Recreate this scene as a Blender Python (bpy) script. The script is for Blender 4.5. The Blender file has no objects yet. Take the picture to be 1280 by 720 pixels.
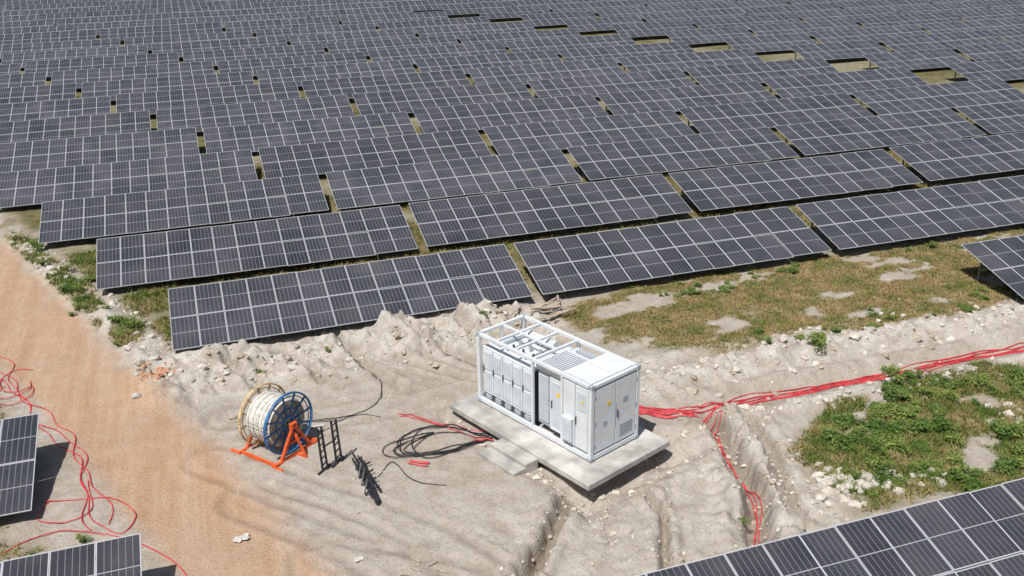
import bpy, math, random
import numpy as np
from mathutils import Vector, Matrix
random.seed(4); rng=np.random.RandomState(7)
sc=bpy.context.scene
sc.view_settings.view_transform='Standard'
# ------------- camera
ps,ph,ro,f=0.3241,0.3882,-0.0168,1182.5
C=np.array([0,0,18.3101])
F=np.array([math.sin(ps)*math.cos(ph),math.cos(ps)*math.cos(ph),-math.sin(ph)])
R=np.array([math.cos(ps),-math.sin(ps),0.]); U=np.cross(R,F)
R2=R*math.cos(ro)+U*math.sin(ro); U2=-R*math.sin(ro)+U*math.cos(ro)
cd=bpy.data.cameras.new('camera'); cam=bpy.data.objects.new('camera',cd); sc.collection.objects.link(cam)
m=Matrix.Identity(4)
for r in range(3):
    m[r][0]=R2[r]; m[r][1]=U2[r]; m[r][2]=-F[r]; m[r][3]=C[r]
cam.matrix_world=m; cd.sensor_width=36; cd.lens=f/1280*36; cd.clip_end=9000; cd.clip_start=.5
sc.camera=cam
# ------------- light
sunh=np.array([-.751,-.666]); el=math.radians(61)
sd=bpy.data.lights.new('sun','SUN'); sd.energy=5; sd.angle=math.radians(.5); sd.color=(1,.98,.945)
so=bpy.data.objects.new('sun',sd); sc.collection.objects.link(so)
sv=Vector((sunh[0]*math.cos(el),sunh[1]*math.cos(el),math.sin(el))).normalized()
so.rotation_euler=sv.to_track_quat('Z','Y').to_euler()
w=bpy.data.worlds.new('World'); sc.world=w; w.use_nodes=True
nt=w.node_tree; bg=nt.nodes['Background']; sky=nt.nodes.new('ShaderNodeTexSky'); sky.sky_type='NISHITA'; sky.sun_disc=False
sky.sun_elevation=el; sky.sun_rotation=math.atan2(sunh[0],sunh[1]); sky.dust_density=2.0; bg.inputs[1].default_value=.068
nt.links.new(sky.outputs[0],bg.inputs[0])
# ------------- materials
def mat(name,col,rough=.6,metal=0,var=.0,scale=3,bump=0,spec=.5,col2=None):
    M=bpy.data.materials.new(name); M.use_nodes=True; n=M.node_tree; b=n.nodes['Principled BSDF']
    b.inputs['Base Color'].default_value=(*col,1); b.inputs['Roughness'].default_value=rough; b.inputs['Metallic'].default_value=metal
    b.inputs['Specular IOR Level'].default_value=spec
    if var>0 or col2:
        tc=n.nodes.new('ShaderNodeTexCoord'); no=n.nodes.new('ShaderNodeTexNoise'); no.inputs['Scale'].default_value=scale; no.inputs['Detail'].default_value=6
        n.links.new(tc.outputs['Object'],no.inputs['Vector'])
        cr=n.nodes.new('ShaderNodeValToRGB'); cr.color_ramp.elements[0].position=.35; cr.color_ramp.elements[1].position=.65
        cr.color_ramp.elements[0].color=(*[c*(1-var) for c in col],1); cr.color_ramp.elements[1].color=(*(col2 or [min(1,c*(1+var)) for c in col]),1)
        n.links.new(no.outputs[0],cr.inputs[0]); n.links.new(cr.outputs[0],b.inputs['Base Color'])
        if bump:
            bp=n.nodes.new('ShaderNodeBump'); bp.inputs['Strength'].default_value=bump; n.links.new(no.outputs[0],bp.inputs['Height']); n.links.new(bp.outputs[0],b.inputs['Normal'])
    return M
class MB:
    def __init__(s): s.v=[];s.f=[];s.m=[];s.uv=[];s.mats=[]
    def mi(s,M):
        if M not in s.mats: s.mats.append(M)
        return s.mats.index(M)
    def quad(s,pts,M,uv=None):
        b=len(s.v); s.v+= [tuple(p) for p in pts]; s.f.append(tuple(range(b,b+len(pts)))); s.m.append(s.mi(M)); s.uv.append(uv or [(0,0)]*len(pts))
    def box(s,lo,hi,M,X=None):
        x0,y0,z0=lo;x1,y1,z1=hi
        p=[Vector(q) for q in((x0,y0,z0),(x1,y0,z0),(x1,y1,z0),(x0,y1,z0),(x0,y0,z1),(x1,y0,z1),(x1,y1,z1),(x0,y1,z1))]
        if X is not None: p=[X@q for q in p]
        b=len(s.v); s.v+=[tuple(q) for q in p]; k=s.mi(M)
        for fc in((0,3,2,1),(4,5,6,7),(0,1,5,4),(1,2,6,5),(2,3,7,6),(3,0,4,7)):
            s.f.append(tuple(b+i for i in fc)); s.m.append(k); s.uv.append([(0,0)]*4)
    def beam(s,a,b_,w,M,h=None):
        a=Vector(a);b_=Vector(b_);d=b_-a;L=d.length; q=d.to_track_quat('X','Z').to_matrix().to_4x4(); X=Matrix.Translation(a)@q; h=h or w
        s.box((0,-w/2,-h/2),(L,w/2,h/2),M,X)
    def tube(s,path,r,M,n=6,closed=False):
        pts=[Vector(p) for p in path]; N=len(pts); b=len(s.v); k=s.mi(M)
        for i,p in enumerate(pts):
            if closed: t=pts[(i+1)%N]-pts[i-1]
            else: t=pts[min(i+1,N-1)]-pts[max(i-1,0)]
            t.normalize(); a=t.cross(Vector((0,0,1)))
            if a.length<.05: a=t.cross(Vector((1,0,0)))
            a.normalize(); c=t.cross(a)
            for j in range(n):
                an=2*math.pi*j/n; s.v.append(tuple(p+a*math.cos(an)*r+c*math.sin(an)*r))
        for i in range(N if closed else N-1):
            for j in range(n):
                i2=(i+1)%N
                s.f.append((b+i*n+j,b+i*n+(j+1)%n,b+i2*n+(j+1)%n,b+i2*n+j)); s.m.append(k); s.uv.append([(0,0)]*4)
        if not closed:
            s.f.append(tuple(b+j for j in range(n))[::-1]); s.m.append(k); s.uv.append([(0,0)]*n)
            s.f.append(tuple(b+(N-1)*n+j for j in range(n))); s.m.append(k); s.uv.append([(0,0)]*n)
    def ringx(s,x,r,t,M,n=48,seg=6):
        s.tube([(x,r*math.cos(2*math.pi*i/n),r*math.sin(2*math.pi*i/n)) for i in range(n)],t,M,seg,True)
    def mesh(s,name):
        me=bpy.data.meshes.new(name); me.from_pydata(s.v,[],s.f)
        for M in s.mats: me.materials.append(M)
        me.polygons.foreach_set('material_index',s.m)
        ul=me.uv_layers.new(name='UVMap'); ul.data.foreach_set('uv',[c for u in s.uv for p in u for c in p]); me.update(); return me
    def obj(s,name,parent=None,M=None,bevel=0):
        o=bpy.data.objects.new(name,s.mesh(name)); sc.collection.objects.link(o)
        if parent: o.parent=parent
        if M is not None: o.matrix_world=M
        if bevel:
            md=o.modifiers.new('bevel','BEVEL'); md.width=bevel; md.segments=1
        return o
def empty(name,M=None):
    o=bpy.data.objects.new(name,None); sc.collection.objects.link(o)
    if M is not None: o.matrix_world=M
    return o
# ------------- noise
def vn(x,y,s=0):
    xi=np.floor(x);yi=np.floor(y);xf=x-xi;yf=y-yi
    xf=xf*xf*(3-2*xf);yf=yf*yf*(3-2*yf)
    def h(a,b): 
        v=np.sin(a*127.1+b*311.7+s*74.7)*43758.5453; return v-np.floor(v)
    return (h(xi,yi)*(1-xf)+h(xi+1,yi)*xf)*(1-yf)+(h(xi,yi+1)*(1-xf)+h(xi+1,yi+1)*xf)*yf
def fbm(x,y,s=0,o=4):
    t=0;a=.5;n=0
    for k in range(o):
        t=t+a*vn(x*2**k+k*17.3,y*2**k-k*9.1,s+k); n+=a; a*=.5
    return t/n
def ss(a,b,x):
    t=np.clip((x-a)/(b-a),0,1); return t*t*(3-2*t)
def pdist(x,y,pts):
    d=np.full(np.shape(x),1e9)
    for (ax,ay),(bx,by) in zip(pts[:-1],pts[1:]):
        dx,dy=bx-ax,by-ay; t=np.clip(((x-ax)*dx+(y-ay)*dy)/(dx*dx+dy*dy),0,1)
        d=np.minimum(d,np.hypot(x-ax-t*dx,y-ay-t*dy))
    return d
def inpoly(x,y,pts):
    ins=np.zeros(np.shape(x),bool); n=len(pts)
    for i in range(n):
        ax,ay=pts[i];bx,by=pts[(i+1)%n]
        c=((ay>y)!=(by>y))&(x<(bx-ax)*(y-ay)/((by-ay) if by!=ay else 1e-9)+ax); ins^=c
    d=pdist(x,y,list(pts)+[pts[0]]); return np.where(ins,d,-d)
TR1=[(17.1,27.6),(17.0,26.3),(16.5,24.5),(16.2,22.8),(15.2,21.2),(14.4,19.5)]
TR2=[(18.4,27.0),(18.1,24.8),(17.2,22.9),(16.6,21.2)]
RUT=[([(10.2,24.9),(9.2,23.2),(7.5,21.2),(6.0,19.0)],.55,.24),([(12.6,24.2),(12.6,22.6),(11.6,20.6),(10.6,18)],.36,.17),
     ([(11.2,23.8),(10.5,21.8),(9,19)],.06,.3)]
RILL=[([(4.9,40),(5.1,38),(5.6,36.2),(6.4,34.2)],.24,.24),([(7.6,39.5),(8.4,37.6),(9.6,35.8),(10.8,34.0)],.28,.26),([(2.2,39.2),(2.9,37.6),(3.6,35.6)],.22,.24),
      ([(10.3,39.9),(10.8,38.3),(12.0,36.2)],.24,.28),([(.0,38.8),(.5,37.3),(1.4,35.6)],.22,.24),([(6.2,36.9),(8,35.3),(9.6,33.4)],.16,.2),([(12.6,40),(13.2,37.5),(14.6,35)],.2,.3)]
G1=[(14.8,38.4),(20.3,40.8),(27.6,40.8),(35.4,40.6),(60,41),(60,33.6),(34.8,31.9),(28.4,32.0),(20.1,32.2),(16,34.4)]
G2=[(18.4,24.3),(19.8,25.6),(21.5,26.8),(25.4,27.3),(31,27),(60,27.4),(60,19),(25.6,19),(21.2,20.7),(18.3,20.4),(18.3,22.8)]
G3=[(-7.6,28.5),(-6.9,33),(-8.2,37),(-14,48),(-30,60),(-30,20),(-4,20),(-4.4,26)]
roadL=lambda y:-2.1-.417*(y-24.7)
roadR=lambda y:2.4-.38*(y-23)
def terrain(x,y):
    wob=(fbm(x*.35,y*.35,3)-.5)*1.6
    tl=-2.2-.409*(y-39.9)   # left ends of the tables
    road=ss(-.5,.6,x-roadL(y)+wob*.5)*ss(-.7,.7,roadR(y)-x+wob)
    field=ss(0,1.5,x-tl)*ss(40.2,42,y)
    side=ss(-.3,.5,x-roadR(y)+wob*.3)*ss(.6,-1.0,x-tl)*ss(36,39,y)
    front=ss(-4.5,-2.8,x)*ss(16,13.5,x)*ss(34.8+wob,37.4+wob,y)*ss(41.2,39.6,y)
    rough=np.clip(np.maximum(side*.9,front),0,1)
    wx=x+1.3*(fbm(x*.4,y*.4,13)-.5)+(y-38)*.28; wy=y+1.3*(fbm(x*.4,y*.4,14)-.5)
    n1=fbm(wx*.75,wy*.42,11,3); n2=1-np.abs(2*fbm(wx*.95,wy*.55,21,2)-1); n3=fbm(x*4,y*4,31,3); n4=1-np.abs(2*fbm(x*2.1,y*2.1,23,2)-1)
    n5=fbm(x*1.7,y*1.9,25,4)
    right=ss(12.8,15,x)*ss(27.6,26,y)*ss(20,17.5,x)
    bot=ss(4,7,x)*ss(27,23,y)*ss(18,16,x)
    h=.16*(fbm(x*.25,y*.25,1)-.5)*(1-road*.5)+(.11*(fbm(x*.9,y*.9,5)-.5)+.06*(fbm(x*2.6,y*2.6,2)-.5)+.06*(n3-.5)*ss(.45,.6,fbm(x*.5,y*.5,6)))*(1-.75*road)
    h=h+np.maximum(right*.6,bot*.36)*(.30*(n2-.65)+.45*(n5-.5)+.24*(n3-.5))
    h=h+rough*(1.7*np.clip(n1-.44,0,1)+.26*(n2-.62)+.75*(n5-.5)+.24*(n3-.5)+.09)*np.where(y>39.6,.5,1)
    bw=(fbm(x*.5,y*.1,41)-.5)*1.3
    on=ss(13.8,17,x)
    b1=np.exp(-((y-30.5-bw*.8)/.85)**2)*on; b2=np.exp(-((y-26.95-bw*.3)/.38)**2)*ss(19,21,x)
    bump=.35+1.0*fbm(x*1.1,y*1.2,51)+.8*(n5-.5)
    h=h+.66*b1*bump+.3*b2*bump-.24*np.exp(-((y-28.15)/.5)**2)*on+.28*(n3-.5)*np.clip(b1+b2,0,1)
    b3=np.exp(-((y-32.6-bw)/.5)**2)*on*ss(32,22,x); h=h+.26*b3*bump
    b4=np.exp(-((y-29.1)/.28)**2)*on; h=h+.2*b4*bump
    pale=np.clip(rough*.8+b1*1.0+b2*.9+b3*.6+right*.45+bot*.3,0,1)
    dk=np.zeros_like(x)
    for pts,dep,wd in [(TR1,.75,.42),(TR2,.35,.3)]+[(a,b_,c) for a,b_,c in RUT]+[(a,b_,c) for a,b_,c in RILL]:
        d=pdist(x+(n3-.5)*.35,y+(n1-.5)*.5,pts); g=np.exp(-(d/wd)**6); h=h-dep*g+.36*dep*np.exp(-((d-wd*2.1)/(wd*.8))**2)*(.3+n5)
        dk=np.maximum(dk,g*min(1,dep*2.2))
    for pts in ([(-1,31),(2,27.5),(5,24),(7,20)],[(-.2,34),(3,32.7),(6,32.6),(9,33),(12,31)],[(1.8,24),(5,22),(8,19)],[(13,33),(15,31.5),(15.5,28),(14.5,24),(13,20)],[(0,28),(3,24.6),(6,19)]):
        d=np.abs(pdist(x+wob*.15,y,pts)-.85); g=np.exp(-(d/.2)**2); h=h-.05*g+.03*np.exp(-((d-.32)/.12)**2); dk=np.maximum(dk,.35*g*ss(.3,.6,fbm(x*.6,y*.6,61)))
    ev=ss(-.1,.4,x-roadR(y)+wob*.3)*ss(1.9,.9,x-roadR(y)+wob*.6)*ss(42,45,y)*ss(.38,.52,fbm(x*.8,y*.5,76))
    vg=np.maximum.reduce([ss(-.6,.8,inpoly(x,y,G1)+wob*1.0)*ss(.30,.50,fbm(x*.45,y*.9,71)),
        ss(-.5,.8,inpoly(x,y,G2)+wob*.9)*ss(.30,.48,fbm(x*.5,y*.6,72)),
        ss(-.5,.8,inpoly(x,y,G3)+wob*.6)*ss(.35,.55,fbm(x*.5,y*.5,73))*.9,
        field*ss(.28,.58,fbm(x*.4,y*.4,74)),ev,
        ss(.8,.2,np.hypot((x+6.6),(y-49.5)*.35)+wob*.3), ss(1.0,.4,np.hypot((x+4.2),(y-43.6)*.45)+wob*.3)])
    far=np.maximum(ss(60,90,np.abs(x-15)),ss(8,-10,y)); vg=np.maximum(vg,far*ss(.3,.6,fbm(x*.1,y*.1,75))*(1-road))
    vg=vg*(1-b1*.75)*(1-road)
    h=h+vg*.14*(fbm(x*2.5,y*2.5,81)-.3)
    ca,sa=math.cos(1.963),math.sin(1.963); dx=x-11.3244;dy=y-25.561
    u=dx*ca+dy*sa; v=-dx*sa+dy*ca
    ds=np.maximum(np.maximum(-1.0-u,u-6.7),np.maximum(-3.3-v,v-1.1))
    base=-.05-.5*ss(1.2,-.9,u)-.12*ss(.2,1.0,v)
    h=np.where(ds<.0,base+.25*(n5-.5),h*ss(-.2,1.5,ds)+(base+.45*(n5-.5)+.1*(n3-.5))*(1-ss(-.1,1.3,ds)))
    z=h+0.0034*np.clip(y-42,0,300)+0.0034*np.clip(x,0,200)*np.clip((y-40)/20,0,1)
    return z,road,np.clip(vg,0,1),pale,dk,field
def axis(lo,hi,st):
    a=np.arange(lo,hi+st/2,st); g=[];s=st;p=hi
    while p<3500: s*=1.22; p+=s; g.append(p)
    g2=[];s=st;p=lo
    while p>-3500: s*=1.22; p-=s; g2.append(p)
    return np.concatenate([g2[::-1],a,g])
xs=axis(-13,42,.085); ys=axis(17,58,.085)
GX,GY=np.meshgrid(xs,ys); Z,road,veg,pale,dk,field=terrain(GX.ravel(),GY.ravel())
nx,ny=len(xs),len(ys); ZG=Z.reshape(ny,nx)
def gza(x,y):
    x=np.asarray(x,float);y=np.asarray(y,float)
    i=np.clip(np.searchsorted(xs,x)-1,0,nx-2); j=np.clip(np.searchsorted(ys,y)-1,0,ny-2)
    a=(x-xs[i])/(xs[i+1]-xs[i]); b=(y-ys[j])/(ys[j+1]-ys[j])
    return (ZG[j,i]*(1-a)+ZG[j,i+1]*a)*(1-b)+(ZG[j+1,i]*(1-a)+ZG[j+1,i+1]*a)*b
def gz(x,y): return float(gza([x],[y])[0])
me=bpy.data.meshes.new('ground'); N=nx*ny
me.vertices.add(N); co=np.stack([GX.ravel(),GY.ravel(),Z],1).astype(np.float32); me.vertices.foreach_set('co',co.ravel())
I=(np.arange(ny-1)[:,None]*nx+np.arange(nx-1)[None,:]).ravel(); quads=np.stack([I,I+1,I+1+nx,I+nx],1)
nf=len(quads); me.loops.add(nf*4); me.loops.foreach_set('vertex_index',quads.ravel().astype(np.int32))
me.polygons.add(nf); me.polygons.foreach_set('loop_start',np.arange(0,nf*4,4,dtype=np.int32)); me.polygons.foreach_set('loop_total',np.full(nf,4,dtype=np.int32))
me.update(calc_edges=True); me.polygons.foreach_set('use_smooth',np.ones(nf,bool))
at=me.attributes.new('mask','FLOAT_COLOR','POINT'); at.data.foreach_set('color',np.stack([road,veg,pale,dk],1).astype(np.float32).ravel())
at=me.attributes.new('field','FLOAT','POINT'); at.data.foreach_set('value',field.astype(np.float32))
go=bpy.data.objects.new('ground',me); sc.collection.objects.link(go)
def ground_mat():
    M=bpy.data.materials.new('earth'); M.use_nodes=True; n=M.node_tree; b=n.nodes['Principled BSDF']; L=n.links.new
    at=n.nodes.new('ShaderNodeAttribute'); at.attribute_name='mask'; sp=n.nodes.new('ShaderNodeSeparateColor'); L(at.outputs['Color'],sp.inputs[0])
    af=n.nodes.new('ShaderNodeAttribute'); af.attribute_name='field'
    tc=n.nodes.new('ShaderNodeTexCoord')
    def noise(sc_,det=6,vec=None,rough=.6):
        x=n.nodes.new('ShaderNodeTexNoise'); x.inputs['Scale'].default_value=sc_; x.inputs['Detail'].default_value=det; x.inputs['Roughness'].default_value=rough
        L(vec or tc.outputs['Object'],x.inputs['Vector']); return x.outputs[0]
    def ramp(src,stops):
        cr=n.nodes.new('ShaderNodeValToRGB'); e=cr.color_ramp.elements
        e[0].position,e[0].color=stops[0][0],(*stops[0][1],1); e[1].position,e[1].color=stops[-1][0],(*stops[-1][1],1)
        for p,c in stops[1:-1]:
            q=e.new(p); q.color=(*c,1)
        L(src,cr.inputs[0]); return cr.outputs[0]
    def mix(fac,a,b_,bt='MIX'):
        x=n.nodes.new('ShaderNodeMix'); x.data_type='RGBA'; x.blend_type=bt
        if isinstance(fac,float): x.inputs[0].default_value=fac
        else: L(fac,x.inputs[0])
        L(a,x.inputs[6]); L(b_,x.inputs[7]); return x.outputs[2]
    def mth(op,a,b_):
        x=n.nodes.new('ShaderNodeMath'); x.operation=op; x.use_clamp=True
        for i,v in enumerate((a,b_)):
            if isinstance(v,float): x.inputs[i].default_value=v
            else: L(v,x.inputs[i])
        return x.outputs[0]
    nl=noise(.22,5); nm=noise(1.3,6); nf_=noise(9,5); nff=noise(34,3)
    sand=ramp(nl,[(.3,(.38,.31,.245)),(.5,(.435,.38,.32)),(.7,(.49,.45,.395))])
    sand=mix(.5,sand,ramp(nm,[(.32,(.32,.265,.21)),(.5,(.44,.39,.33)),(.68,(.55,.51,.455))]))
    mp=n.nodes.new('ShaderNodeMapping'); mp.inputs['Rotation'].default_value=(0,0,math.radians(-21.5)); mp.inputs['Scale'].default_value=(1.5,.09,1); L(tc.outputs['Object'],mp.inputs['Vector'])
    ns=noise(1,5,mp.outputs[0])
    roadc=ramp(ns,[(.3,(.43,.25,.145)),(.5,(.50,.325,.205)),(.7,(.57,.42,.30))])
    roadc=mix(.3,roadc,ramp(nm,[(.3,(.41,.25,.15)),(.7,(.58,.43,.31))]))
    palec=ramp(nm,[(.3,(.42,.365,.305)),(.5,(.53,.485,.43)),(.68,(.61,.58,.53))])
    vegc=ramp(nm,[(.3,(.09,.095,.03)),(.45,(.17,.15,.055)),(.6,(.26,.205,.10)),(.72,(.35,.29,.18))])
    pf=mth('MULTIPLY',sp.outputs[2],mth('ADD',nm,.45))
    c=mix(pf,sand,palec)
    rf=mth('MULTIPLY',sp.outputs[0],mth('ADD',mth('MULTIPLY',nl,1.1),.42))
    c=mix(rf,c,roadc)
    vf=mth('MULTIPLY',sp.outputs[1],mth('ADD',mth('MULTIPLY',nf_,1.6),.1))
    c=mix(vf,c,vegc)
    dark=ramp(nf_,[(.3,(.60,.58,.56)),(.5,(1,1,1)),(.7,(1.0,1.0,1.0))])
    c=mix(.55,c,dark,'MULTIPLY')
    gr=ramp(nff,[(.35,(.72,.70,.68)),(.55,(1,1,1))]); c=mix(.5,c,gr,'MULTIPLY')
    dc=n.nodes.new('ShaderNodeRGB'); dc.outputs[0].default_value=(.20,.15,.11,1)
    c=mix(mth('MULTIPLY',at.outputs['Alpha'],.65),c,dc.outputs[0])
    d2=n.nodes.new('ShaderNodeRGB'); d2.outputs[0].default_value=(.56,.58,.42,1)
    c=mix(mth('MULTIPLY',af.outputs['Fac'],.85),c,d2.outputs[0],'MULTIPLY')  # panel-field ground tinted darker, painting in the shade of the aisles
    L(c,b.inputs['Base Color']); b.inputs['Roughness'].default_value=.95; b.inputs['Specular IOR Level'].default_value=.15
    s1=mth('MULTIPLY',nf_,.6); s2=mth('ADD',s1,mth('MULTIPLY',nff,.35))
    bp=n.nodes.new('ShaderNodeBump'); bp.inputs['Strength'].default_value=1; bp.inputs['Distance'].default_value=.10; L(s2,bp.inputs['Height']); L(bp.outputs[0],b.inputs['Normal'])
    return M
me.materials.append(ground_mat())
# ------------- solar tables
alu=mat('aluminium',(.50,.51,.54),.5,.15); steel=mat('galvanised_steel',(.30,.31,.32),.5,.6)
back=mat('backsheet',(.2,.2,.2),.6)
def glass():
    M=bpy.data.materials.new('solar_glass'); M.use_nodes=True; n=M.node_tree; b=n.nodes['Principled BSDF']; L=n.links.new
    uv=n.nodes.new('ShaderNodeUVMap'); sx=n.nodes.new('ShaderNodeSeparateXYZ'); L(uv.outputs[0],sx.inputs[0])
    def line(src,cnt,wid):
        a=n.nodes.new('ShaderNodeMath'); a.operation='MULTIPLY'; a.inputs[1].default_value=cnt; L(src,a.inputs[0])
        c=n.nodes.new('ShaderNodeMath'); c.operation='PINGPONG'; c.inputs[1].default_value=.5; L(a.outputs[0],c.inputs[0])
        d=n.nodes.new('ShaderNodeMath'); d.operation='LESS_THAN'; d.inputs[1].default_value=wid; L(c.outputs[0],d.inputs[0]); return d.outputs[0]
    l1=line(sx.outputs[0],6,.055); l2=line(sx.outputs[1],24,.03); l3=line(sx.outputs[1],2,.014)
    mx=n.nodes.new('ShaderNodeMath'); mx.operation='MAXIMUM'; L(l1,mx.inputs[0])
    l2s=n.nodes.new('ShaderNodeMath'); l2s.operation='MULTIPLY'; l2s.inputs[1].default_value=.35; L(l2,l2s.inputs[0]); L(l2s.outputs[0],mx.inputs[1])
    geo=n.nodes.new('ShaderNodeNewGeometry')
    no=n.nodes.new('ShaderNodeTexNoise'); no.inputs['Scale'].default_value=.5; no.inputs['Detail'].default_value=6; L(geo.outputs['Position'],no.inputs['Vector'])
    cr=n.nodes.new('ShaderNodeValToRGB'); cr.color_ramp.elements[0].position=.3; cr.color_ramp.elements[1].position=.72
    cr.color_ramp.elements[0].color=(.026,.028,.035,1); cr.color_ramp.elements[1].color=(.064,.063,.069,1); L(no.outputs[0],cr.inputs[0])
    wn=n.nodes.new('ShaderNodeAttribute'); wn.attribute_name='modrand'
    oi=n.nodes.new('ShaderNodeObjectInfo'); ad=n.nodes.new('ShaderNodeMath'); ad.operation='MULTIPLY_ADD'; ad.inputs[1].default_value=.35; ad.inputs[2].default_value=.8; L(oi.outputs['Random'],ad.inputs[0])
    mo=n.nodes.new('ShaderNodeMath'); mo.operation='MULTIPLY_ADD'; mo.inputs[1].default_value=.35; L(wn.outputs['Fac'],mo.inputs[0]); L(ad.outputs[0],mo.inputs[2])
    vm=n.nodes.new('ShaderNodeVectorMath'); vm.operation='SCALE'; L(cr.outputs[0],vm.inputs[0]); L(mo.outputs[0],vm.inputs['Scale'])
    m1=n.nodes.new('ShaderNodeMix'); m1.data_type='RGBA'; m1.inputs[7].default_value=(.17,.17,.185,1); L(vm.outputs[0],m1.inputs[6]); L(mx.outputs[0],m1.inputs[0])
    m2=n.nodes.new('ShaderNodeMix'); m2.data_type='RGBA'; m2.inputs[7].default_value=(.33,.33,.35,1); L(m1.outputs[2],m2.inputs[6]); L(l3,m2.inputs[0])
    L(m2.outputs[2],b.inputs['Base Color']); b.inputs['Roughness'].default_value=.28; b.inputs['IOR'].default_value=1.47
    return M
gl=glass()
NM=14; TL=16.67; MW=TL/NM; SL=4.5172; tilt=.2808
def table_mesh(nm):
    b=MB(); X=Matrix.Rotation(tilt,4,'X'); mh=SL/2; rr=random.Random(nm)
    for i in range(nm):
        for j in range(2):
            x0=i*MW+.008;x1=(i+1)*MW-.008;y0=j*mh+.008;y1=(j+1)*mh-.008; fw=.022
            dz=rr.uniform(-.004,.004)
            T=X@Matrix.Translation((0,0,dz))@Matrix.Rotation(rr.uniform(-.003,.003),4,'Y')
            b.box((x0,y0,-.035),(x1,y0+fw,0),alu,T); b.box((x0,y1-fw,-.035),(x1,y1,0),alu,T)
            b.box((x0,y0+fw,-.035),(x0+fw,y1-fw,0),alu,T); b.box((x1-fw,y0+fw,-.035),(x1,y1-fw,0),alu,T)
            b.quad([T@Vector(p) for p in((x0+fw,y0+fw,-.004),(x1-fw,y0+fw,-.004),(x1-fw,y1-fw,-.004),(x0+fw,y1-fw,-.004))],gl,[(0,0),(1,0),(1,1),(0,1)])
            b.quad([T@Vector(p) for p in((x0+fw,y0+fw,-.012),(x0+fw,y1-fw,-.012),(x1-fw,y1-fw,-.012),(x1-fw,y0+fw,-.012))],back)
    L=nm*MW
    for yy in(.45,1.75,2.75,4.05): b.box((.05,yy-.03,-.1),(L-.05,yy+.03,-.042),steel,X)
    n=max(2,round(L/3.3))
    for k in range(n):
        x=.6+k*(L-1.2)/(n-1)
        b.box((x-.03,.3,-.18),(x+.03,4.2,-.102),steel,X)
        for yy in(.9,3.5):
            p=X@Vector((x,yy,-.18)); b.box((x-.05,p.y-.04,-1.4),(x+.05,p.y+.04,p.z),steel)
        p=X@Vector((x,2.6,-.18)); b.beam((x,3.36,.1),tuple(p),.05,steel)
    me=b.mesh('solar_panel_table')
    a=me.attributes.new('modrand','FLOAT','FACE')
    gi=b.mats.index(gl)
    a.data.foreach_set('value',[rr.random() if mm==gi else 0. for mm in b.m])
    return me
tm=table_mesh(NM); tm10=table_mesh(10)
def place(me,x,y,z,lift=0):
    o=bpy.data.objects.new('solar_panel_table',me); sc.collection.objects.link(o); o.location=(x,y,z)
    o.rotation_euler=(random.uniform(-.01,.01),random.uniform(-.003,.003),random.uniform(-.001,.001)); return o
X0,Y0,Z0=-2.2073,39.8998,.4657
for i in range(0,31):
    for j in range(-2,17):
        y=Y0+8.7575*i+(2.4 if i>=12 else 0); x=X0+17.1941*j-3.5847*i
        if j<0: continue
        d=np.array([x+8,y+2,1])-C; zc=d@F; u=f*(d@R)/zc if zc>0 else 1e9
        if zc<0 or abs(u)>640+ 14*f/zc+160: continue
        z=Z0+.0293*i+.0594*j+ (random.uniform(-.07,.07) if i>2 else 0)
        if j==5 and 3<=i<=13: place(tm10,x+4*MW,y,z)
        else: place(tm,x,y,z)
for i,j in((-1,2),(-1,3),(-2,2),(-2,3),(-3,0),(-3,1),(-3,2),(-3,3)):
    place(tm,X0+17.1941*j-3.5847*i+(.4 if i==-1 else 0),Y0+8.7575*i+(.2 if i>-3 else .3),Z0)
for k in range(-1,6):
    for q in range(2):
        place(tm,-6.6-3.58*k-TL-q*17.19,29.1+8.757*k,Z0)
# ------------- container
ang=1.963
KM=Matrix.Translation((11.3244,25.561,.4))@Matrix.Rotation(ang,4,'Z')
white=mat('white_paint',(.66,.69,.71),.42,0,.06,1.5); white2=mat('white_panel',(.56,.60,.63),.45,0,.08,2)
grey=mat('dark_gap',(.07,.075,.08),.6); lgrey=mat('light_grey_paint',(.36,.39,.42),.5); yellow=mat('warning_yellow',(.8,.55,.03),.5); red=mat('red_rubber',(.56,.045,.055),.5,0,.25,5)
blackm=mat('black_rubber',(.02,.02,.022),.5)
P=empty('inverter_container',KM)
def part(name,fn,bev=.006):
    b=MB(); fn(b); b.obj(name,P,KM,bev)
def frame(b):
    for u in(0,5.91):
        for v in(-2.44,-.15): b.box((u,v,0),(u+.15,v+.15,2.9),white)
    for u in(2.93,1.40):
        for v in(-2.43,-.11): b.box((u,v,.17),(u+.1,v+.1,2.77),white)
    for v in(-2.435,-.125):
        b.box((.15,v,.003),(5.91,v+.12,.17),white); b.box((.15,v,2.775),(5.91,v+.12,2.895),white)
    for u in(.005,5.925):
        b.box((u,-2.29,.003),(u+.13,-.15,.17),white); b.box((u,-2.29,2.775),(u+.13,-.15,2.895),white)
    for u in(2.93,3.95,4.95,1.40): b.box((u,-2.315,2.79),(u+.1,-.125,2.88),white)
    for u0,u1 in((3.03,3.95),(4.05,4.95),(5.05,5.925)): b.box((u0,-1.3,2.8),(u1,-1.22,2.87),white)
    b.beam((3.06,-2.36,.25),(4.4,-2.36,2.7),.06,white); b.beam((5.85,-2.36,.25),(4.5,-2.36,2.7),.06,white)
    b.box((5.93,-1.27,.17),(6.01,-1.17,2.77),white)
    for u in(-.015,5.9):
        for v in(-2.455,-.165):
            for z in(-.01,2.79): b.box((u,v,z),(u+.18,v+.18,z+.12),lgrey)
part('frame',frame)
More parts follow.
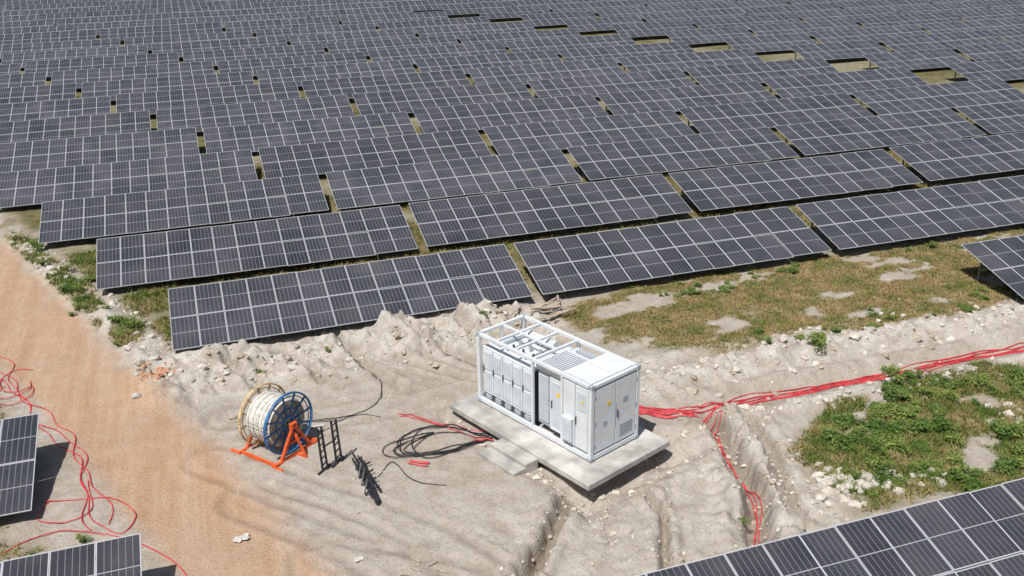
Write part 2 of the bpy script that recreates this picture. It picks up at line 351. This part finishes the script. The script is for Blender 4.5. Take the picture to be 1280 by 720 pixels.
def trafo(b):
    b.box((3.06,-.5,.19),(5.88,-.2,2.26),grey)  # dark backing colours in the shadow gaps between the door panels
    b.box((3.06,-.55,2.262),(5.88,-.16,2.33),white)
    for k in range(5):
        u0=3.09+k*.555; u1=u0+.52
        b.box((u0,-.198,.42),(u1,-.14,2.25),white)
        b.box((u0+.07,-.138,1.45),(u1-.07,-.112,2.16),white2); b.box((u0+.07,-.138,.55),(u1-.07,-.112,1.35),white2)
        b.box((u1-.055,-.138,1.3),(u1-.02,-.08,1.55),grey)
        b.box((u0+.10,-.2,.2),(u1-.10,-.12,.37),lgrey)
    b.box((3.5,-1.75,.3),(5.4,-1.0,2.1),white2)
    for k in range(22): b.box((3.55+k*.082,-2.2,.5),(3.575+k*.082,-1.755,1.95),white2); 
    for k in range(22): b.box((3.55+k*.082,-.995,.5),(3.575+k*.082,-.62,1.95),white2)
    b.box((3.4,-2.0,2.105),(5.5,-.75,2.2),white)
    b.tube([(3.7,-1.9,2.5),(5.2,-1.9,2.5)],.17,white,16)
    for u in(3.9,4.45,5.0): b.tube([(u,-1.3,2.2),(u,-1.3,2.5)],.07,lgrey,10); b.tube([(u,-.95,2.2),(u,-.95,2.42)],.05,grey,8)
    b.box((5.55,-2.2,.2),(5.85,-.6,2.35),white2); b.box((3.08,-2.25,.2),(3.38,-.6,2.5),white2)
    b.box((3.05,-2.3,.17),(5.9,-.15,.186),grey)
part('transformer_bay',trafo)
def mid(b):
    b.box((1.52,-2.28,.19),(2.91,-.36,2.42),white2)
    b.box((2.28,-.358,.3),(2.88,-.26,2.4),lgrey)
    for k in range(22): b.box((2.33,-.258,.45+k*.085),(2.83,-.22,.5+k*.085),white2)
    b.box((1.56,-.358,.3),(2.22,-.2,2.42),white); b.box((1.64,-.198,.5),(2.14,-.18,2.25),white2); b.box((2.08,-.179,1.2),(2.11,-.13,1.5),grey)
    b.box((1.7,-.179,1.75),(1.86,-.174,1.9),yellow)
    for k in range(12): b.box((1.56+k*.112,-1.6,2.455),(1.61+k*.112,-.2,2.74),white)
    b.box((1.54,-1.66,2.43),(2.9,-1.6,2.76),white); b.box((1.54,-.2,2.5),(2.9,-.16,2.76),white)
    b.box((1.54,-2.25,2.43),(2.9,-1.72,2.62),white2); b.box((1.75,-2.1,2.622),(2.6,-1.85,2.72),lgrey)
part('grille_section',mid)
def cab(b):
    b.box((.06,-2.38,.19),(1.39,-.06,2.77),lgrey)
    b.box((.16,-2.28,2.79),(1.38,-1.24,2.915),white); b.box((.16,-1.21,2.79),(1.38,-.16,2.915),white)
    b.box((.18,-.058,.3),(.76,-.01,2.7),white); b.box((.8,-.058,.3),(1.36,-.01,2.7),white)
    b.box((.25,-.008,1.8),(.68,.004,2.5),white2); b.box((.7,-.008,1.2),(.73,.04,1.5),grey); b.box((.85,-.008,.45),(1.3,.12,1.35),white); b.box((.9,.122,.5),(1.25,.13,1.3),white2)
    b.box((.36,.005,2.1),(.46,.01,2.2),yellow)
    b.box((.015,-1.2,.25),(.058,-.2,2.68),white); b.box((.015,-2.25,.25),(.058,-1.24,2.68),white)
    b.box((-.005,-1.22,1.0),(.013,-1.2,1.9),lgrey); b.box((-.025,-1.34,1.25),(.013,-1.3,1.55),grey)
    b.box((.005,-.95,1.9),(.013,-.8,2.05),yellow); b.box((.005,-1.85,1.75),(.013,-1.6,1.95),lgrey); b.box((.005,-.8,1.15),(.013,-.62,1.35),lgrey)
    for k in range(7): b.box((.0,-2.1,.45+k*.07),(.013,-1.45,.49+k*.07),lgrey)
    for z in(.5,1.4,2.4):
        for v in(-.22,-2.28): b.box((-.01,v,z),(.013,v+.05,z+.12),lgrey)
part('switchgear_cabinet',cab)
def feet(b):
    for u in(.1,1.9,3.9,5.7):
        for v in(-2.4,-.25): b.box((u,v,-.048),(u+.25,v+.2,.0),grey)
part('feet',feet,0)
conc=mat('concrete',(.42,.40,.37),.9,0,.3,1.2,.25)
b=MB(); SM=Matrix.Translation((11.3244,25.561,0))@Matrix.Rotation(ang,4,'Z')
b.box((-.9,-3.15,.12),(6.6,1.0,.35),conc)
b.box((1.55,1.003,-.3),(3.45,1.6,.27),conc); b.box((1.55,1.603,-.4),(3.45,2.15,.13),conc)
b.box((.3,-2.6,-.8),(6.2,.4,.118),conc)
b.obj('concrete_slab',None,SM,.02)
# ------------- cable drum
cx,cy=1.36,31.0; DA=math.atan2(-1.11,.85); DM=Matrix.Translation((cx,cy,gz(cx,cy)+1.22))@Matrix.Rotation(DA,4,'Z')
blue=mat('blue_paint',(.03,.14,.32),.5,0,.3,4); orange=mat('orange_paint',(.72,.10,.02),.5,0,.3,4); wood=mat('drum_yellow',(.55,.40,.20),.7,0,.3,5); cream=mat('cable_sheath',(.64,.61,.55),.6,0,.2,6); dsteel=mat('dark_steel',(.04,.04,.045),.5,.4,.3,6)
D=empty('cable_drum',DM)
b=MB()
for k in range(19): 
    x=-.54+k*.06; b.ringx(x,.86+.03*math.sin(k*1.7),.034,cream,40,6)
b.tube([(-.58,0,0),(.58,0,0)],.84,cream,32)
b.tube([(-.2,.84,.1),(-.25,.95,-.5),(-.3,1.0,-1.1),(-.1,1.5,-1.18),(.3,2.0,-1.18)],.03,cream,6)
b.obj('cable_winding',D,DM)
def flange(x,mrim,mspk,name,cheek):
    b=MB()
    b.ringx(x,1.13,.035,mrim,56,8); b.ringx(x+.05*(1 if x>0 else -1),1.13,.03,mrim,56,8); b.ringx(x,1.0,.02,mrim); b.ringx(x,.55,.03,mspk); b.ringx(x,.22,.05,mspk,24)
    for k in range(12):
        a=2*math.pi*k/12+.1; c,s=math.cos(a),math.sin(a); b.beam((x,.18*c,.18*s),(x,1.12*c,1.12*s),.06,mspk,.05)
    n=40
    for q in(0,1):
        xx=x-(.03 if x>0 else -.03)
        b.quad([(xx+q*.01,.82*math.cos(2*math.pi*k/n),.82*math.sin(2*math.pi*k/n)) for k in range(n)],cheek)
    b.obj(name,D,DM)
darkin=mat('drum_inner',(.33,.29,.23),.8,0,.6,3)
flange(.62,blue,blue,'blue_flange',darkin); flange(-.62,wood,wood,'yellow_flange',cream)
b=MB(); b.tube([(-.95,0,0),(.95,0,0)],.06,dsteel,12)
for x in(-.88,.88):
    g=-1.17
    b.beam((x,-1.15,g),(x,1.15,g),.12,orange,.1)
    b.beam((x,-.75,g),(x,0,-.02),.1,orange); b.beam((x,.75,g),(x,0,-.02),.1,orange); b.beam((x,-.42,-.62),(x,.42,-.62),.08,orange)
    b.box((x-.07,-.14,-.12),(x+.07,.14,.08),orange)
    b.beam((x*1.0,-1.1,g),(x*1.5,-1.1,g),.09,orange); b.beam((x,0,-.3),(x*1.55,0,g),.07,orange); b.beam((x,0,g+.01),(x*1.6,0,g+.01),.08,orange)
for y in(-1.0,1.0): b.beam((-.82,y,-1.17),(.82,y,-1.17),.1,orange)
b.obj('stand',D,DM)
# ------------- steel stand + post bundle
b=MB()
for (x,y,dx,dy) in((2.62,28.85,.18,.05),(3.15,29.15,.2,.06)):
    z=gz(x,y)
    b.beam((x,y,z-.05),(x-.05,y+.05,z+1.7),.06,dsteel); b.beam((x+dx,y+dy,z-.05),(x+dx-.08,y+dy+.05,z+1.7),.06,dsteel)
    for k in range(6): b.beam((x,y,z+.2+k*.27),(x+dx-.03,y+dy+.02,z+.32+k*.27),.035,dsteel)
    b.beam((x-.2,y-.25,z+.03),(x+.3,y+.3,z+.03),.07,dsteel)
z=gz(3,29); b.beam((2.7,28.9,z+.9),(3.2,29.2,z+.95),.04,dsteel)
b.obj('steel_ladder_stand')
b=MB()
for k in range(8):
    o=random.uniform(-.2,.2); a=Vector((3.85+o,29.0+random.uniform(-.4,.2),gz(3.9,29)+.08+random.uniform(0,.3))); c=Vector((4.1+random.uniform(-.22,.22),26.4+random.uniform(-.5,.3),gz(4.1,26)+.06+random.uniform(0,.12)))
    b.beam(a,c,.05,dsteel,.08)
for k in range(4):
    y=26.8+k*.55; z=gz(4,y)
    b.beam((3.72,y,z+.05),(4.25,y+.1,z+.2),.045,dsteel); b.beam((3.7,y,z+.05),(3.88,y+.3,z+.42),.04,dsteel)
b.obj('steel_post_bundle')
# ------------- cables
def smooth(pts,n=10):
    pts=[np.array(p,float) for p in pts]; out=[]
    for i in range(len(pts)-1):
        p0=pts[max(i-1,0)];p1=pts[i];p2=pts[i+1];p3=pts[min(i+2,len(pts)-1)]
        for k in range(n):
            t=k/n; out.append(.5*((2*p1)+(-p0+p2)*t+(2*p0-5*p1+4*p2-p3)*t*t+(-p0+3*p1-3*p2+p3)*t**3))
    out.append(pts[-1]); return out
def lay(b,pts,r,M,wob=.1,off=0,lift=0,seed=0,n=10):
    q=smooth(pts,n); rs=random.Random(seed); ph1=rs.uniform(0,6);ph2=rs.uniform(0,6); A=np.array(q)
    t=np.gradient(A,axis=0); t/= (np.linalg.norm(t,axis=1)[:,None]+1e-9); nn=np.stack([-t[:,1],t[:,0]],1)
    s=np.concatenate([[0],np.cumsum(np.linalg.norm(np.diff(A,axis=0),axis=1))])
    o=off+wob*(np.sin(s*.9+ph1)+.6*np.sin(s*2.3+ph2)); A=A+nn*o[:,None]
    Zz=gza(A[:,0],A[:,1]); Zz=np.maximum(Zz,.5*(Zz+np.convolve(np.pad(Zz,2,'edge'),np.ones(5)/5,'valid')))+r*.9+lift+.02*(1+np.sin(s*1.7+ph2))
    b.tube([(A[i,0],A[i,1],Zz[i]) for i in range(len(A))],r,M,5)
b=MB()
RD1=[(13.9,29.3),(14.8,28.8),(17.2,28.1),(19.1,28.3),(21.5,28.1),(25.4,28.1),(29.7,28.3),(33.1,28.2),(40,28.5),(55,28.5)]
for k in range(8): lay(b,RD1,.021,red,.07,(k-3.5)*.06,0,k,16)
RD2=[(13.9,29),(14.8,28.6),(16.0,27.8),(17.0,27.5),(17.15,27.0),(17.0,26.3),(16.5,24.5),(16.2,22.8),(15.2,21.2),(14.5,20)]
for k in range(3): lay(b,RD2,.021,red,.06,(k-1)*.08,.01,20+k,16)
lay(b,[(15.0,28.5),(16.4,27.7),(17.6,27.6),(17.2,27.3)],.021,red,.06,0,0,31)
b.obj('red_cable')
b=MB()
lay(b,[(6.0,31.6),(6.6,31.0),(7.4,30.3),(8.3,29.5),(8.9,29.0)],.02,red,.05,0,0,1); lay(b,[(6.0,31.9),(7.1,30.7),(8.0,30.2),(8.8,29.6)],.02,red,.06,0,0,2)
for k in range(3): lay(b,[(5.6,28.3),(5.9,28.05),(6.2,27.9)],.026,red,.05,k*.08-.1,.02,k)
lay(b,[(8.2,28.9),(8.6,29.0),(8.9,28.9)],.03,red,.03,0,.05,9)
for k in range(8):
    o=random.uniform(-.75,.75); q=random.uniform(-.7,.7)
    lay(b,[(8.9,29.2+o*.2),(7.9,29.9+o*.5),(6.9,30.1+o*.5+q*.2),(5.8+q,29.6+o*.6),(5.6+q,28.9),(6.4,28.5+o*.3),(7.4,28.6+q*.4),(8.4,28.9),(8.9,29.0)][0 if k%2 else 2:],.018,blackm,.1,0,.02,40+k)
b.obj('black_cable_coil')
b=MB()
lay(b,[(4.6,40),(4.9,39.4),(5.0,38),(5.2,36.7),(5.8,35.4),(5.8,34.2),(5.4,33.2),(4.7,32.5),(3.6,32.3),(2.4,32.4)],.018,blackm,.06,0,0,3)
lay(b,[(4.3,27.8),(5.0,28.5),(5.4,27.2),(6.4,26.4)],.016,blackm,.05,0,0,5); lay(b,[(9,36.5),(10.2,34.8),(11.0,33.2),(11.5,32.2)],.016,blackm,.08,0,0,6)
lay(b,[(2.4,32.4),(3.6,32.0),(4.4,32.3),(5.3,31.9)],.016,blackm,.05,0,0,8)
b.obj('black_cable')
b=MB()
for k in range(3): lay(b,[(-10.5,44.5),(-9.4,42.2),(-8.6,39.6),(-6.9,35.8),(-5.8,33.6),(-5.1,30.6),(-4.5,28.0)],.018,red,.2,(k-1)*.18,0,60+k)
lay(b,[(-4.5,28.0),(-3.9,27.4),(-3.5,28.3),(-4.3,29.5),(-5.4,29.9),(-6.4,30.2)],.018,red,.04,0,0,71); lay(b,[(-7.9,27.2),(-6.9,28.0),(-5.6,28.2),(-4.0,27.3),(-2.8,26.1),(-2.0,24.4),(-1.5,22)],.018,red,.05,0,0,72)
lay(b,[(-5.2,31),(-4.9,29.2),(-5.7,28.6),(-6.6,29.2),(-6.2,30.2)],.018,red,.08,0,0,73)
for k in range(3):
    a=random.uniform(0,6); cxx,cyy=-8.6+random.uniform(-.4,.4),40+random.uniform(-1.4,1.4)
    lay(b,[(cxx+.7*math.cos(a+t*.9),cyy+1.1*math.sin(a+t*.9)) for t in range(6)],.017,red,.1,0,.02,80+k)
b.obj('red_cable')
# ------------- rocks / rubble
def rock(b,x,y,s,M,flat=.7):
    z=gz(x,y)
    t=(1+5**.5)/2; V=[Vector(v).normalized() for v in((-1,t,0),(1,t,0),(-1,-t,0),(1,-t,0),(0,-1,t),(0,1,t),(0,-1,-t),(0,1,-t),(t,0,-1),(t,0,1),(-t,0,-1),(-t,0,1))]
    Fc=[(0,11,5),(0,5,1),(0,1,7),(0,7,10),(0,10,11),(1,5,9),(5,11,4),(11,10,2),(10,7,6),(7,1,8),(3,9,4),(3,4,2),(3,2,6),(3,6,8),(3,8,9),(4,9,5),(2,4,11),(6,2,10),(8,6,7),(9,8,1)]
    rot=Matrix.Rotation(random.uniform(0,6),3,'Z')@Matrix.Rotation(random.uniform(0,6),3,'X'); sx,sy=random.uniform(.7,1.3),random.uniform(.7,1.3)
    k0=len(b.v); mi=b.mi(M)
    for v in V:
        q=rot@(v*random.uniform(.7,1.2)); b.v.append((x+q.x*s*sx,y+q.y*s*sy,z+q.z*s*flat+s*.1))
    for fc in Fc: b.f.append(tuple(k0+i for i in fc)); b.m.append(mi); b.uv.append([(0,0)]*3)
rockm=mat('pale_rock',(.50,.455,.395),.95,0,.2,3,.3); rockd=mat('brown_rock',(.38,.325,.26),.95,0,.25,3,.3); rocko=mat('orange_rock',(.48,.24,.14),.95,0,.2,3,.3)
b=MB()
def scat(n,fn,smin,smax,ms,p=3):
    for _ in range(n):
        x,y=fn(); rock(b,x,y,smin+(smax-smin)*random.random()**p,random.choice(ms))
scat(900,lambda:(random.uniform(-4,15),random.gauss(37.8,1.2)),.02,.2,[rockm,rockd],5)
def sd_():
    y=random.uniform(38,62); return (random.uniform(roadR(y)+.2,-2.2-.409*(y-39.9)+.8),y)
scat(420,sd_,.03,.28,[rockm,rockd],4)
scat(1300,lambda:(random.uniform(15,45),random.gauss(30.4,1.1)),.02,.22,[rockm,rockm,rockd],4)
scat(220,lambda:(random.uniform(18,30),random.gauss(26.9,.35)),.03,.2,[rockm])
scat(160,lambda:(random.gauss(19.2,.8),random.gauss(22.0,.5)),.04,.28,[rockm]); scat(50,lambda:(random.gauss(21.5,.6),random.gauss(21.3,.25)),.05,.25,[rockm]); scat(60,lambda:(random.gauss(28.5,.8),random.gauss(23.5,.5)),.05,.3,[rockm])
scat(150,lambda:(random.gauss(-2.9,.35),random.gauss(38.4,.5)),.05,.18,[rocko])
scat(1500,lambda:(random.uniform(-1,18),random.uniform(18,37)),.01,.06,[rockm,rockd,rockd],5)
scat(350,lambda:(random.gauss(16.8,1.2),random.uniform(20,28)),.02,.14,[rockm,rockd],4)
def slabr():
    t=random.random(); 
    if t<.5: u,v=random.uniform(-1.7,-.3),random.uniform(-3.6,1.2)
    else: u,v=random.uniform(-1,6.8),random.uniform(.9,1.6)
    q=SM@Vector((u,v,0)); return q.x,q.y
scat(200,slabr,.02,.15,[rockm,rockd],4)
def rutr():
    pts=random.choice([r_[0] for r_ in RUT]+[TR1,TR2]); i=random.randrange(len(pts)-1); t=random.random()
    return (pts[i][0]*(1-t)+pts[i+1][0]*t+random.gauss(0,.5),pts[i][1]*(1-t)+pts[i+1][1]*t+random.gauss(0,.3))
scat(500,rutr,.015,.11,[rockm,rockd],3)
b.obj('rubble')
timber=mat('weathered_timber',(.40,.33,.25),.85,0,.25,6)
b=MB()
for k in range(14):
    x,y=random.gauss(14.0,.9),random.gauss(37.7,.5); a=random.gauss(.3,.5); L=random.uniform(.8,2.2); z=gz(x,y)+.12+random.uniform(0,.15)
    b.beam((x,y,z),(x+L*math.cos(a),y+L*math.sin(a),z+random.uniform(-.05,.1)),.09,timber,.04)
b.obj('timber_planks')
b=MB()
for k in range(7):
    x,y=random.gauss(4.8,.3),random.gauss(22.6,.3); a=random.uniform(0,3.1); L=random.uniform(.2,.45); z=gz(x,y)+.03
    b.beam((x,y,z),(x+L*math.cos(a),y+L*math.sin(a),z+.02),.035,timber)
b.obj('timber_scraps')
sheet=mat('white_plastic',(.55,.51,.46),.6)
for (x,y,s) in((-.35,25.9,.22),(2.9,23.6,.12)):
    b=MB(); z=gz(x,y)
    g=[[(x+(i-2)*s*.5+random.uniform(-.05,.05),y+(j-2)*s*.35+random.uniform(-.05,.05),z+.03+random.uniform(0,.35*s)) for i in range(5)] for j in range(5)]
    for j in range(4):
        for i in range(4): b.quad([g[j][i],g[j][i+1],g[j+1][i+1],g[j+1][i]],sheet)
    b.obj('plastic_sheet_scrap')
# ------------- vegetation
def leafmat(name,c1,c2,c3):
    M=bpy.data.materials.new(name); M.use_nodes=True; n=M.node_tree; b=n.nodes['Principled BSDF']; L=n.links.new
    g=n.nodes.new('ShaderNodeNewGeometry'); no=n.nodes.new('ShaderNodeTexNoise'); no.inputs['Scale'].default_value=.8; no.inputs['Detail'].default_value=5; L(g.outputs['Position'],no.inputs['Vector'])
    ad=n.nodes.new('ShaderNodeMath'); ad.operation='MULTIPLY_ADD'; ad.inputs[1].default_value=.22; L(g.outputs['Random Per Island'],ad.inputs[0]); 
    sb=n.nodes.new('ShaderNodeMath'); sb.operation='SUBTRACT'; sb.inputs[1].default_value=.11; L(no.outputs[0],sb.inputs[0]); L(sb.outputs[0],ad.inputs[2])
    cr=n.nodes.new('ShaderNodeValToRGB'); e=cr.color_ramp.elements; e[0].position=.36; e[0].color=(*c1,1); e[1].position=.62; e[1].color=(*c3,1); q=e.new(.5); q.color=(*c2,1)
    L(ad.outputs[0],cr.inputs[0]); L(cr.outputs[0],b.inputs['Base Color']); b.inputs['Roughness'].default_value=.7; b.inputs['Specular IOR Level'].default_value=.2
    return M
drym=leafmat('dry_grass_blades',(.15,.18,.04),(.28,.22,.085),(.40,.28,.14)); grassm=leafmat('grass_blades',(.09,.15,.025),(.18,.19,.05),(.36,.28,.13)); shrubm=leafmat('shrub_leaves',(.06,.12,.02),(.12,.18,.04),(.21,.25,.06))
def scatter_veg(n,x0,x1,y0,y1,seed,hmin,hmax,thr):
    r=np.random.RandomState(seed); x=r.uniform(x0,x1,n); y=r.uniform(y0,y1,n); z,rd,vg,pl,dk_,fd_=terrain(x,y)
    k=(vg*(.4+fbm(x*1.3,y*1.3,91)))>thr+r.uniform(0,.35,n); x,y,z=x[k],y[k],z[k]; m_=len(x)
    B=7; X=np.repeat(x,B)+r.normal(0,.05,m_*B); Y=np.repeat(y,B)+r.normal(0,.05,m_*B); Zb=np.repeat(z,B)-.02
    a=r.uniform(0,6.28,m_*B); hh=r.uniform(hmin,hmax,m_*B); ln=r.normal(0,.6,(m_*B,2))*hh[:,None]; wd=r.uniform(.012,.03,m_*B)
    v=np.empty((m_*B,3,3)); v[:,0]=np.stack([X-np.cos(a)*wd,Y-np.sin(a)*wd,Zb],1); v[:,1]=np.stack([X+np.cos(a)*wd,Y+np.sin(a)*wd,Zb],1); v[:,2]=np.stack([X+ln[:,0],Y+ln[:,1],Zb+hh],1)
    return v.reshape(-1,3)
def grassobj(V,M):
    me=bpy.data.meshes.new('grass'); nvv=len(V); me.vertices.add(nvv); me.vertices.foreach_set('co',V.astype(np.float32).ravel()); nf=nvv//3
    me.loops.add(nvv); me.loops.foreach_set('vertex_index',np.arange(nvv,dtype=np.int32)); me.polygons.add(nf); me.polygons.foreach_set('loop_start',np.arange(0,nvv,3,dtype=np.int32)); me.polygons.foreach_set('loop_total',np.full(nf,3,dtype=np.int32)); me.update(calc_edges=True)
    me.materials.append(M); o=bpy.data.objects.new('grass',me); sc.collection.objects.link(o)
grassobj(np.concatenate([scatter_veg(30000,15,46,31.3,41,1,.04,.16,.26),scatter_veg(16000,0,50,41,75,5,.1,.3,.3)]),drym)
grassobj(np.concatenate([scatter_veg(26000,18,40,18.5,28,2,.06,.28,.25),scatter_veg(5000,-14,-4,20,44,3,.08,.25,.25),scatter_veg(9000,-13,-2,42,60,4,.1,.3,.25)]),grassm)
def shrub_mesh(seed):
    r=random.Random(seed); b=MB(); 
    lobes=[(r.uniform(-.35,.35),r.uniform(-.35,.35),r.uniform(.1,.4),r.uniform(.12,.28)) for _ in range(9)]
    for lx,ly,lz,lr in lobes:
        b.tube([(0,0,-.05),(lx*.5,ly*.5,lz*.6),(lx,ly,lz)],.008,timber,4)
        for _ in range(70):
            d=Vector((r.gauss(0,1),r.gauss(0,1),r.gauss(0,.8))).normalized()*lr*r.uniform(.5,1.1); p=Vector((lx,ly,lz))+d
            if p.z<.0: p.z=abs(p.z)
            a=Vector((r.gauss(0,1),r.gauss(0,1),r.gauss(0,.4))).normalized(); c=a.cross(Vector((r.gauss(0,.4),r.gauss(0,.4),1))).normalized(); s=r.uniform(.025,.055)
            b.quad([p-a*s*1.4,p-c*s*.6,p+a*s*1.4,p+c*s*.6],shrubm)
    return b.mesh('shrub')
sms=[shrub_mesh(k) for k in range(4)]
spots=[(24.0,30.2,1.1)]
for _ in range(400):
    x,y=random.uniform(18.4,36),random.uniform(20,27.3); t=terrain(np.array([x]),np.array([y]))
    if t[2][0]*fbm(np.array([x*.7]),np.array([y*.9]),95)[0]>.42: spots.append((x,y,random.uniform(.4,1.1)))
for _ in range(26): spots.append((random.uniform(22,40),random.gauss(33,.8) if random.random()<.5 else random.gauss(31.8,.4),random.uniform(.3,.7)))
for _ in range(26): spots.append((random.uniform(18,40),random.gauss(39.4,.6),random.uniform(.3,.7)))
for _ in range(12): spots.append((random.gauss(-6.5,.4),random.gauss(49.5,1.6),random.uniform(.4,.8)))
for _ in range(9): spots.append((random.gauss(-4.3,.35),random.gauss(43.8,.7),random.uniform(.4,.8)))
for _ in range(16):
    y=random.uniform(46,61); spots.append((roadR(y)+random.uniform(.4,1.6),y,random.uniform(.3,.8)))
for p in((1.2,37.3),(14.9,21.5),(13.5,35),(-5,27.5),(-6,26.4),(11.5,38.4),(4.2,38.3)): spots.append((*p,.45))
for x,y,s in spots:
    o=bpy.data.objects.new('shrub',random.choice(sms)); sc.collection.objects.link(o); o.location=(x,y,gz(x,y)); o.scale=(s,s,s*random.uniform(.7,1.1)); o.rotation_euler=(0,0,random.uniform(0,6))
